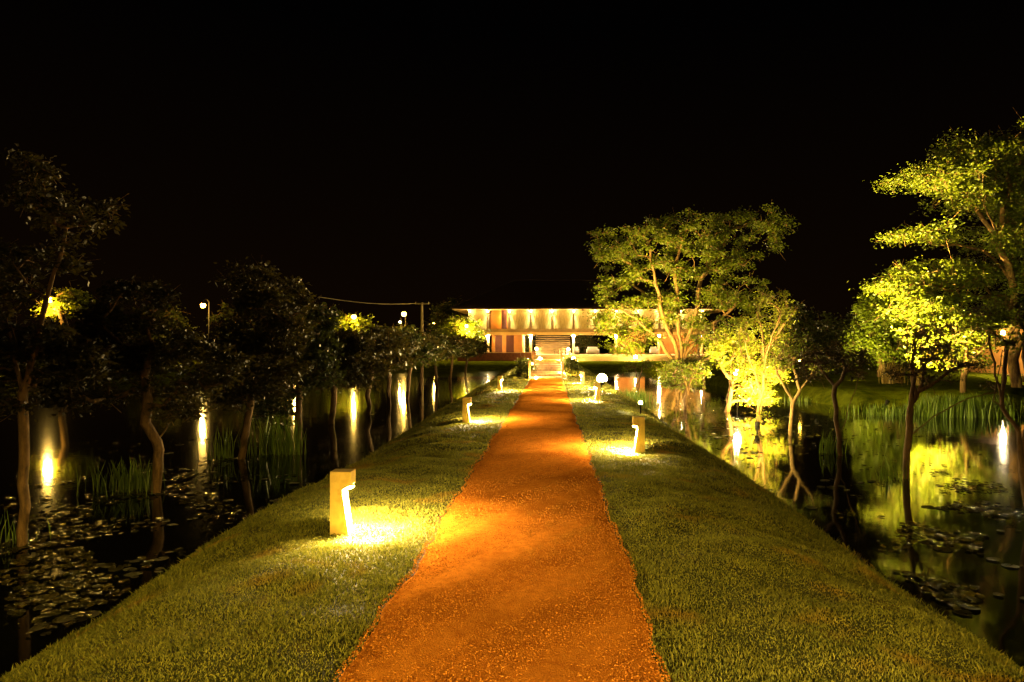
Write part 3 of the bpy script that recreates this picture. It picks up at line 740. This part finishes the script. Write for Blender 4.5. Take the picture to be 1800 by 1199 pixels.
# ground storey
colx = [857.5+75.3*i for i in range(6)]
for a_ in colx:
    part('column', M_soffit, bx(a_)-0.17, bx(a_)+0.17, 100.35, 100.69, 0, z0-0.003)
    MB().ball((bx(a_), 0.10, bz(590.5)), 0.19, 10, 6).build('column_lamp', G_bldg, B, smooth=True)
part('ground_wall', M_wall, bx(862), bx(868.5), 102.0, 102.2, 0, z0-0.003)
part('ground_wall', M_wall, bx(881), bx(888), 102.0, 102.2, 0, z0-0.003)
part('ground_wall', M_wall, bx(902), bx(917), 102.0, 102.2, 0, z0-0.003)
part('lintel', M_wall, bx(868.5), bx(881), 102.0, 102.2, bz(589), z0-0.003)
part('lintel', M_wall, bx(888), bx(902), 102.0, 102.2, bz(589), z0-0.003)
part('door', M_door, bx(868.5), bx(881), 102.1, 102.16, 0, bz(589))
part('door', M_door, bx(888), bx(902), 102.1, 102.16, 0, bz(589))
part('corner_pier', M_soffit, bx(918), bx(921.5), 100.4, 102.2, 0, z0-0.003)
part('ground_wall', M_wall, bx(1090), bx(1140), 104.0, 104.2, 0, z0-0.003)
part('ground_wall', M_wall, bx(1165), bx(1247), 104.0, 104.2, 0, z0-0.003)
part('ground_floor', M_slab, bx(824), x1f, 90.0, 112, -0.4, 0)
# wide inner staircase
st = part('stair_base', M_slab, bx(941, 104), bx(1003, 104), 103.0, 103.3, 0, 0.1)
nst = 11
for i in range(nst):
    a0 = 103.3+i*0.62
    part('step', M_slab, bx(941, 104), bx(1003, 104), a0, a0+0.70, 0.1+i*0.30+0.17, 0.1+i*0.30+0.26, parent=st)
for xs_ in (941, 1003):
    part('stringer', M_mullion, bx(xs_, 104)-0.1, bx(xs_, 104)-0.003 if xs_ == 941 else bx(xs_, 104)+0.1, 103.3, 103.3+nst*0.62, 0.0, 0.22, parent=st)
for px_, py_ in ((943, 613), (999, 614)):
    MB().ball((bx(px_, 102.7), 2.7, bz(py_, 102.7)), 0.17, 10, 6).build('stair_lamp', G_bldg, B, smooth=True)
# terrace with long steps
for i in range(4):
    part('terrace_step', M_step, bx(934, 90), bx(1247, 90), 88.4+0.4*i, 88.4+0.4*(i+1)-0.002, -0.79, -0.60+0.15*i)
    part('step_nosing', M_soffit, bx(934, 90), bx(1247, 90), 88.37+0.4*i, 88.399+0.4*i, -0.645+0.15*i, -0.595+0.15*i)
for i, (a_, b_) in enumerate(((805, 850), (850.6, 881), (881.6, 915), (915.6, 934))):
    part('terrace_wall', M_brown, bx(a_, 90), bx(b_, 90), 89.4, 89.97, -0.79, 0.32)
part('wall_coping', M_slab, bx(805, 90), bx(934, 90), 89.35, 90.0, 0.323, 0.39)

# terrace furniture and hedges
def armchair(px, D, s, lab):
    x = (px-968)/FPX*D
    t = empty('armchair', (x, D, 0.48))
    MB().box(-0.75*s, 0.75*s, -0.35, 0.40, 0.22, 0.55).build('seat_cushion', M_white, t, 0.04)
    MB().box(-0.75*s, 0.75*s, 0.42, 0.62, 0.25, 1.10).build('back_cushion', M_white, t, 0.04)
    for q in (-1, 1): MB().box(q*0.85*s-0.09, q*0.85*s+0.09, -0.35, 0.6, 0.22, 0.8).build('armrest', M_white, t, 0.03)
    for q in (-1, 1):
        for r in (-0.28, 0.5): MB().box(q*0.7*s-0.05, q*0.7*s+0.05, r-0.05, r+0.05, 0, 0.22).build('leg', M_pot, t)
    tag(t, lab, 'sofa', 'white seats on the terrace')
armchair(1042, 98.0, 0.95, 'white cushioned sofa on the terrace right of the inner staircase')
armchair(1013, 99.0, 0.38, 'narrow white armchair beside the column right of the staircase')
armchair(1150, 98.0, 0.6, 'white armchair glimpsed through the large tree foliage')
def table(px, D, lab):
    x = (px-968)/FPX*D; t = empty('table', (x, D, 0.48))
    MB().tube([(0, 0, 0.70), (0, 0, 0.75)], 0.5, 14).build('tabletop', M_mullion, t)
    for q in ((0.3, 0.3), (-0.3, 0.3), (0.3, -0.3), (-0.3, -0.3)): MB().box(q[0]-.03, q[0]+.03, q[1]-.03, q[1]+.03, 0, .70).build('leg', M_mullion, t)
    tag(t, lab, 'table', 'dark tables on the terrace')
table(978, 97.0, 'small dark table standing before the lit inner staircase')
table(990, 98.0, 'dark table by the right foot of the inner staircase')
t = empty('planter', (bx(939, 94), 94, 0.48))
MB().box(-0.24, 0.24, -0.24, 0.24, 0, 0.5).build('pot', M_pot, t, 0.02)
tag(t, 'square ochre planter left of the inner staircase foot', 'planter')
# bushes
def bush(px, py, D, rx, ry, lab, m, seed, zb, nc=40, per=60, cat='bush', ls=1.0):
    return tree('bush', lab, cat, D, (px, py+ry), [[(px, py)]], [(px, py, rx, ry)], nc, per, D*0.008*ls, D*0.0032*ls, m, M_bark_dark, seed, r0=0.06, zb=zb, flat=0.9)
bush(925, 604, 107, 6, 17, 'dark narrow bush in the opening left of the inner staircase', M_leaf_d, 120, 0.48)
bush(1028, 602, 108, 17, 18, 'dark round bush behind the terrace sofa', M_leaf_d, 121, 0.48)
bush(1118, 606, 108, 24, 16, 'dark bush behind the large tree under the building', M_leaf_d, 122, 0.48)
bush(922, 655, 37.5, 13, 22, 'dark leafy bush on the left side of the garden steps', M_leaf_d, 123, -0.5, 90, 80, ls=0.9)
bush(1002, 645, 39.0, 9, 14, 'dark leafy bush on the right side of the garden steps', M_leaf_d, 124, -0.3, 60, 70, ls=0.9)
bush(1200, 644, 62.0, 28, 10, 'dark shrub wrapped round the foot of the large spreading tree', M_leaf_d, 125, -1.0, 60, 60)
bush(1270, 640, 68.0, 28, 12, 'dim shrub on the far shore right of the large tree', M_leaf_d, 126, -0.9, 60, 60)

# ---------------------------------------------------------------- garden steps over the hump
G = empty('garden_steps', (CX, 35.4, 0))
tag(G, 'flight of timber edged steps climbing the end of the orange path', 'steps')
n_st = 8
for i in range(n_st):
    y0 = i*0.70; z = (i+1)*0.86/n_st
    MB().box(-0.80, 0.80, y0-0.05, y0+0.05, z-0.13, z).build('riser_board', M_wood, G)
    MB().box(-0.42, 0.80, y0+0.05, y0+0.70, z-0.14, z-0.02).build('tread', M_path, G)
    MB().box(-0.80, -0.423, y0+0.05, y0+0.70, z-0.14, z-0.018).build('turf', M_farlawn, G)
for s, lab in ((-1, 'timber post at the left foot of the garden steps'), (1, 'timber post at the right foot of the garden steps')):
    o = MB().box(-0.05, 0.05, -0.05, 0.05, -0.2, 0.92).build('timber_post', M_wood, None, 0.008)
    o.location = (CX+s*0.86, 35.3, 0); tag(o, lab, 'post', 'timber posts beside the garden steps')
    o = MB().tube([(0, 0, -0.2), (0, 0, 0.40)], 0.05, 8).build('timber_post', M_wood)  # low top post, added only to carry a beam
    o.location = (CX+s*0.86, 40.6, 0.86)
    L = bpy.data.lights.new('lamp_beam', 'SPOT'); L.energy = 1700; L.color = (1.0, 0.64, 0.20)  # added beam without a fixture, brightens the treads
    L.spot_size = math.radians(110); L.spot_blend = 0.6; L.shadow_soft_size = 0.03
    lo = bpy.data.objects.new('lamp_beam', L); C.objects.link(lo); lo.parent = o
    lo.location = (-s*0.08, -0.05, 0.42); lo.rotation_euler = Vector((-s*0.25, -1, -0.35)).to_track_quat('-Z', 'Y').to_euler()
    tag(o, lab.replace('foot', 'top, added to carry light,'), 'post', 'timber posts beside the garden steps')

# ---------------------------------------------------------------- house at the right edge
H = empty('lakeside_house', (35.0, 47.0, -0.28))
tag(H, 'ochre lakeside house with a low dark roof behind the tall golden tree', 'house')
MB().box(-3.4, 8, 0, 0.3, 0, 3.6).build('wall', M_wall, H)
MB().box(-3.4, -3.1, 0.3, 7, 0, 3.6).build('wall', M_wall, H)
hr = MB().add([(-5.6, -2.0, 3.2), (9, -2.0, 3.2), (9, 9, 3.2), (-5.6, 9, 3.2), (-1.5, 3.5, 5.6), (6, 3.5, 5.6), (-5.6, -2.0, 3.35), (9, -2.0, 3.35), (9, 9, 3.35), (-5.6, 9, 3.35)],
              [(6, 7, 5, 4), (7, 8, 5), (8, 9, 4, 5), (9, 6, 4), (0, 1, 7, 6), (1, 2, 8, 7), (2, 3, 9, 8), (3, 0, 6, 9), (0, 3, 2, 1)]).build('roof', M_roof, H)
for q in (-3.2, -0.2, 2.8): MB().box(q-0.1, q+0.1, -1.6, -1.4, 0, 3.2).build('post', M_wood, H)
MB().box(-2.4, -1.5, -0.05, -0.003, 0, 2.1).build('door', M_door, H)
w = MB().box(0.4, 1.6, -0.06, -0.003, 1.0, 2.2).build('window', M_mullion, H)
MB().box(0.5, 0.96, -0.07, -0.063, 1.1, 2.1).build('pane', M_metal, w); MB().box(1.04, 1.5, -0.07, -0.063, 1.1, 2.1).build('pane', M_metal, w)
pp = at(1763, 585, 45.2)
MB().ball((pp.x-35, pp.y-47, pp.z+0.28), 0.13, 10, 6).build('porch_lamp', G_flood, H, smooth=True)
MB().tube([(pp.x-35, pp.y-47, pp.z+0.28+0.12), (pp.x-35, pp.y-47, 3.25)], 0.02, 5).build('lamp_cord', M_metal, H)
# bench on the shore
t = empty('bench', (at(1787, 655, 43).x, 43.2, -0.62))
MB().box(-0.8, 0.8, -0.25, 0.25, 0.42, 0.48).build('seat', M_wood, t)
for q in (-0.65, 0.65): MB().box(q-0.05, q+0.05, -0.2, 0.2, 0, 0.42).build('leg', M_wood, t)
tag(t, 'low wooden bench on the shore in front of the lakeside house', 'bench')

# ---------------------------------------------------------------- reeds and tufts
def reeds(name, lab, cat, px, py, D, n, wpx, h, m, seed, zb=None, group=None, bend=0.25):
    rnd = np.random.RandomState(seed); k = D/FPX
    b = at(px, py, D); b.z = ZW-0.05 if zb is None else zb
    x = rnd.normal(0, wpx*k*0.5, n); y = rnd.normal(0, wpx*k*0.35, n)
    a = rnd.uniform(0, 2*PI, n); hh = h*rnd.uniform(0.45, 1.1, n); ln = hh*bend*rnd.uniform(0.1, 1.2, n)
    w = 0.0065*(D/10)**0.6
    P = np.stack([x, y, np.zeros(n)], 1); s = np.stack([np.ones(n)*w, rnd.uniform(-w, w, n), np.zeros(n)], 1)
    dirn = np.stack([np.cos(a), np.sin(a), np.zeros(n)], 1)
    m1 = P+dirn*(ln*0.3)[:, None]+np.stack([0*hh, 0*hh, hh*0.55], 1)
    tp = P+dirn*ln[:, None]+np.stack([0*hh, 0*hh, hh], 1)
    V = np.stack([P-s, P+s, m1+s*0.8, tp, m1-s*0.8], 1).reshape(-1, 3)
    o = link(name, np_mesh(name, V, np.arange(n*5).reshape(n, 5), 5), None, m); o.location = b
    return tag(o, lab, cat, group)
RGp = 'reed clumps growing in the pond'
reeds('reed_clump', 'large reed clump left of the crooked pond tree', 'reeds', 222, 868, 12.3, 170, 60, 0.62, M_reed, 1, group=RGp)
reeds('reed_clump', 'thin reeds at the foot of the leftmost pond tree', 'reeds', 30, 960, 9.0, 24, 40, 0.55, M_reed, 2, group=RGp)
reeds('reed_clump', 'tall reed clump between the third and fourth pond trees on the left', 'reeds', 494, 800, 16.4, 120, 40, 1.05, M_reed, 3, group=RGp)
reeds('reed_clump', 'sparse reeds just left of the third pond tree', 'reeds', 392, 805, 15.8, 40, 36, 0.8, M_reed, 4, group=RGp)
reeds('reed_clump', 'upright reed clump beside the two stemmed sapling on the right', 'reeds', 1458, 795, 16.6, 46, 22, 0.62, M_reed, 5, group=RGp)
reeds('reed_clump', 'faint reeds in the water left of the tall thin pond tree', 'reeds', 1566, 846, 13.3, 46, 28, 0.5, M_reed, 6, group=RGp)
reeds('reed_clump', 'broad bright reed bank behind the long reaching branch', 'reeds', 1690, 731, 25.6, 1300, 74, 0.85, M_reed, 7, group=RGp)['kind'] = 'stuff'
reeds('reed_clump', 'low reed fringe along the peninsula shore', 'reeds', 1590, 729, 25.9, 420, 80, 0.45, M_reed, 8, group=RGp)['kind'] = 'stuff'
reeds('reed_clump', 'brightly lit yellow marsh grass beyond the small bank spotlight', 'reeds', 1118, 690, 32.0, 200, 26, 0.7, M_reed, 9, group=RGp)
reeds('reed_clump', 'low marsh grass at the shore below the small orange lamp', 'reeds', 1440, 704, 32.5, 420, 70, 0.35, M_reed, 10, group=RGp)['kind'] = 'stuff'
TG = 'golden ornamental grass tufts on the peninsula lawn'
reeds('grass_tuft', 'leftmost golden grass tuft under the round broadleaf tree', 'grass tuft', 1560, 672, 35, 90, 10, 1.25, M_straw, 21, zb=-0.3, group=TG)
reeds('grass_tuft', 'second golden grass tuft under the round broadleaf tree', 'grass tuft', 1580, 668, 36, 80, 9, 1.15, M_straw, 22, zb=-0.3, group=TG)
reeds('grass_tuft', 'rightmost golden grass tuft, partly behind the tall thin pond tree', 'grass tuft', 1610, 672, 34, 90, 9, 1.2, M_straw, 23, zb=-0.3, group=TG)

# ---------------------------------------------------------------- lily pads
def pad_mesh(seed):
    rnd = random.Random(seed); n = 12; V = [(0, 0, 0.004)]
    for i in range(n+1):
        a = 0.16+(2*PI-0.32)*i/n; r = 1+rnd.uniform(-0.06, 0.06)
        V.append((r*math.cos(a), r*math.sin(a), max(-0.002, rnd.uniform(-0.01, 0.05)*(2.2 if rnd.random() < 0.25 else 1))))
    me = bpy.data.meshes.new('lily_pad'); me.from_pydata(V, [], [(0, i+1, i+2) for i in range(n)]); me.materials.append(M_pad); me.shade_smooth()
    return me
pads = [pad_mesh(i) for i in range(6)]
rnd = random.Random(5)
occ = []
def put_pads(n, regs, lab, grp, s0, s1):
    k = 0; tries = 0
    while k < n and tries < 20000:
        tries += 1
        r = rnd.choice(regs)
        px = rnd.gauss(r[0], r[2]); py = rnd.gauss(r[1], r[3])
        if py < 640: continue
        D = 2.6*FPX/(py-608.5); x = (px-968)/FPX*D
        if abs(x-CX) < 4.2: continue
        if math.sin(2.1*x+1.3*math.sin(1.7*D))*math.sin(1.9*D+math.sin(2.3*x)) < -0.05: continue
        s = s0+(s1-s0)*rnd.random()**2.0*1.15
        if any((x-a)**2+(D-b)**2 < ((s+c)*0.80)**2 for a, b, c in occ): continue
        occ.append((x, D, s))
        o = bpy.data.objects.new('lily_pad', rnd.choice(pads)); C.objects.link(o)
        o.location = (x, D, ZW+0.006+rnd.uniform(0, 0.012)); o.scale = (s, s, s)
        o.rotation_euler = (rnd.gauss(0, 0.06), rnd.gauss(0, 0.06), rnd.uniform(0, 6.28))
        tag(o, lab, 'lily pad', grp); k += 1
put_pads(140, [(160, 930, 70, 38), (350, 830, 60, 28), (330, 880, 70, 30), (110, 1090, 60, 26), (230, 990, 40, 14), (620, 700, 50, 20), (450, 860, 60, 20)],
         'round lily pad lying flat on the black water left of the causeway', 'lily pads on the left pond', 0.04, 0.10)
put_pads(150, [(1300, 770, 60, 22), (1380, 750, 60, 14), (1620, 890, 90, 25), (1740, 960, 60, 40), (1700, 1030, 70, 40), (1760, 1110, 40, 30), (1500, 850, 60, 20)],
         'round lily pad lying flat on the dark water right of the causeway', 'lily pads on the right pond', 0.04, 0.10)
# the countless small ones farther off
Vs = []; F = []; rr = np.random.RandomState(9)
for cxp, cyp, sx_, sy_, n in ((340, 800, 70, 22, 420), (170, 880, 80, 40, 300), (620, 740, 70, 34, 350), (1290, 745, 60, 24, 700), (1460, 770, 90, 26, 300), (1700, 860, 80, 30, 500), (1720, 1000, 80, 70, 1300), (120, 980, 70, 60, 1100), (330, 860, 80, 30, 600), (1600, 900, 60, 30, 400), (1180, 712, 36, 12, 260)):
    for _ in range(n):
        px = rr.normal(cxp, sx_); py = max(655, rr.normal(cyp, sy_)); D = 2.6*FPX/(py-608.5); x = (px-968)/FPX*D
        if abs(x-CX) < 4.2: continue
        if math.sin(2.1*x+1.3*math.sin(1.7*D))*math.sin(1.9*D+math.sin(2.3*x)) < 0.05: continue
        s = rr.uniform(0.015, 0.06); a0 = rr.uniform(0, 6.28); b_ = len(Vs); z = ZW+0.004+rr.uniform(0, 0.01)
        for j in range(7):
            Vs.append((x+s*math.cos(a0+j*0.9), D+s*math.sin(a0+j*0.9), z+rr.uniform(0, 0.022)))
        F.append(tuple(range(b_, b_+7)))
me = bpy.data.meshes.new('floating_leaves'); me.from_pydata(Vs, [], F); me.materials.append(M_weed)
o = link('floating_leaves', me); tag(o, 'scattered small floating leaves and pond weed on the water', 'pond weed', kind='stuff')
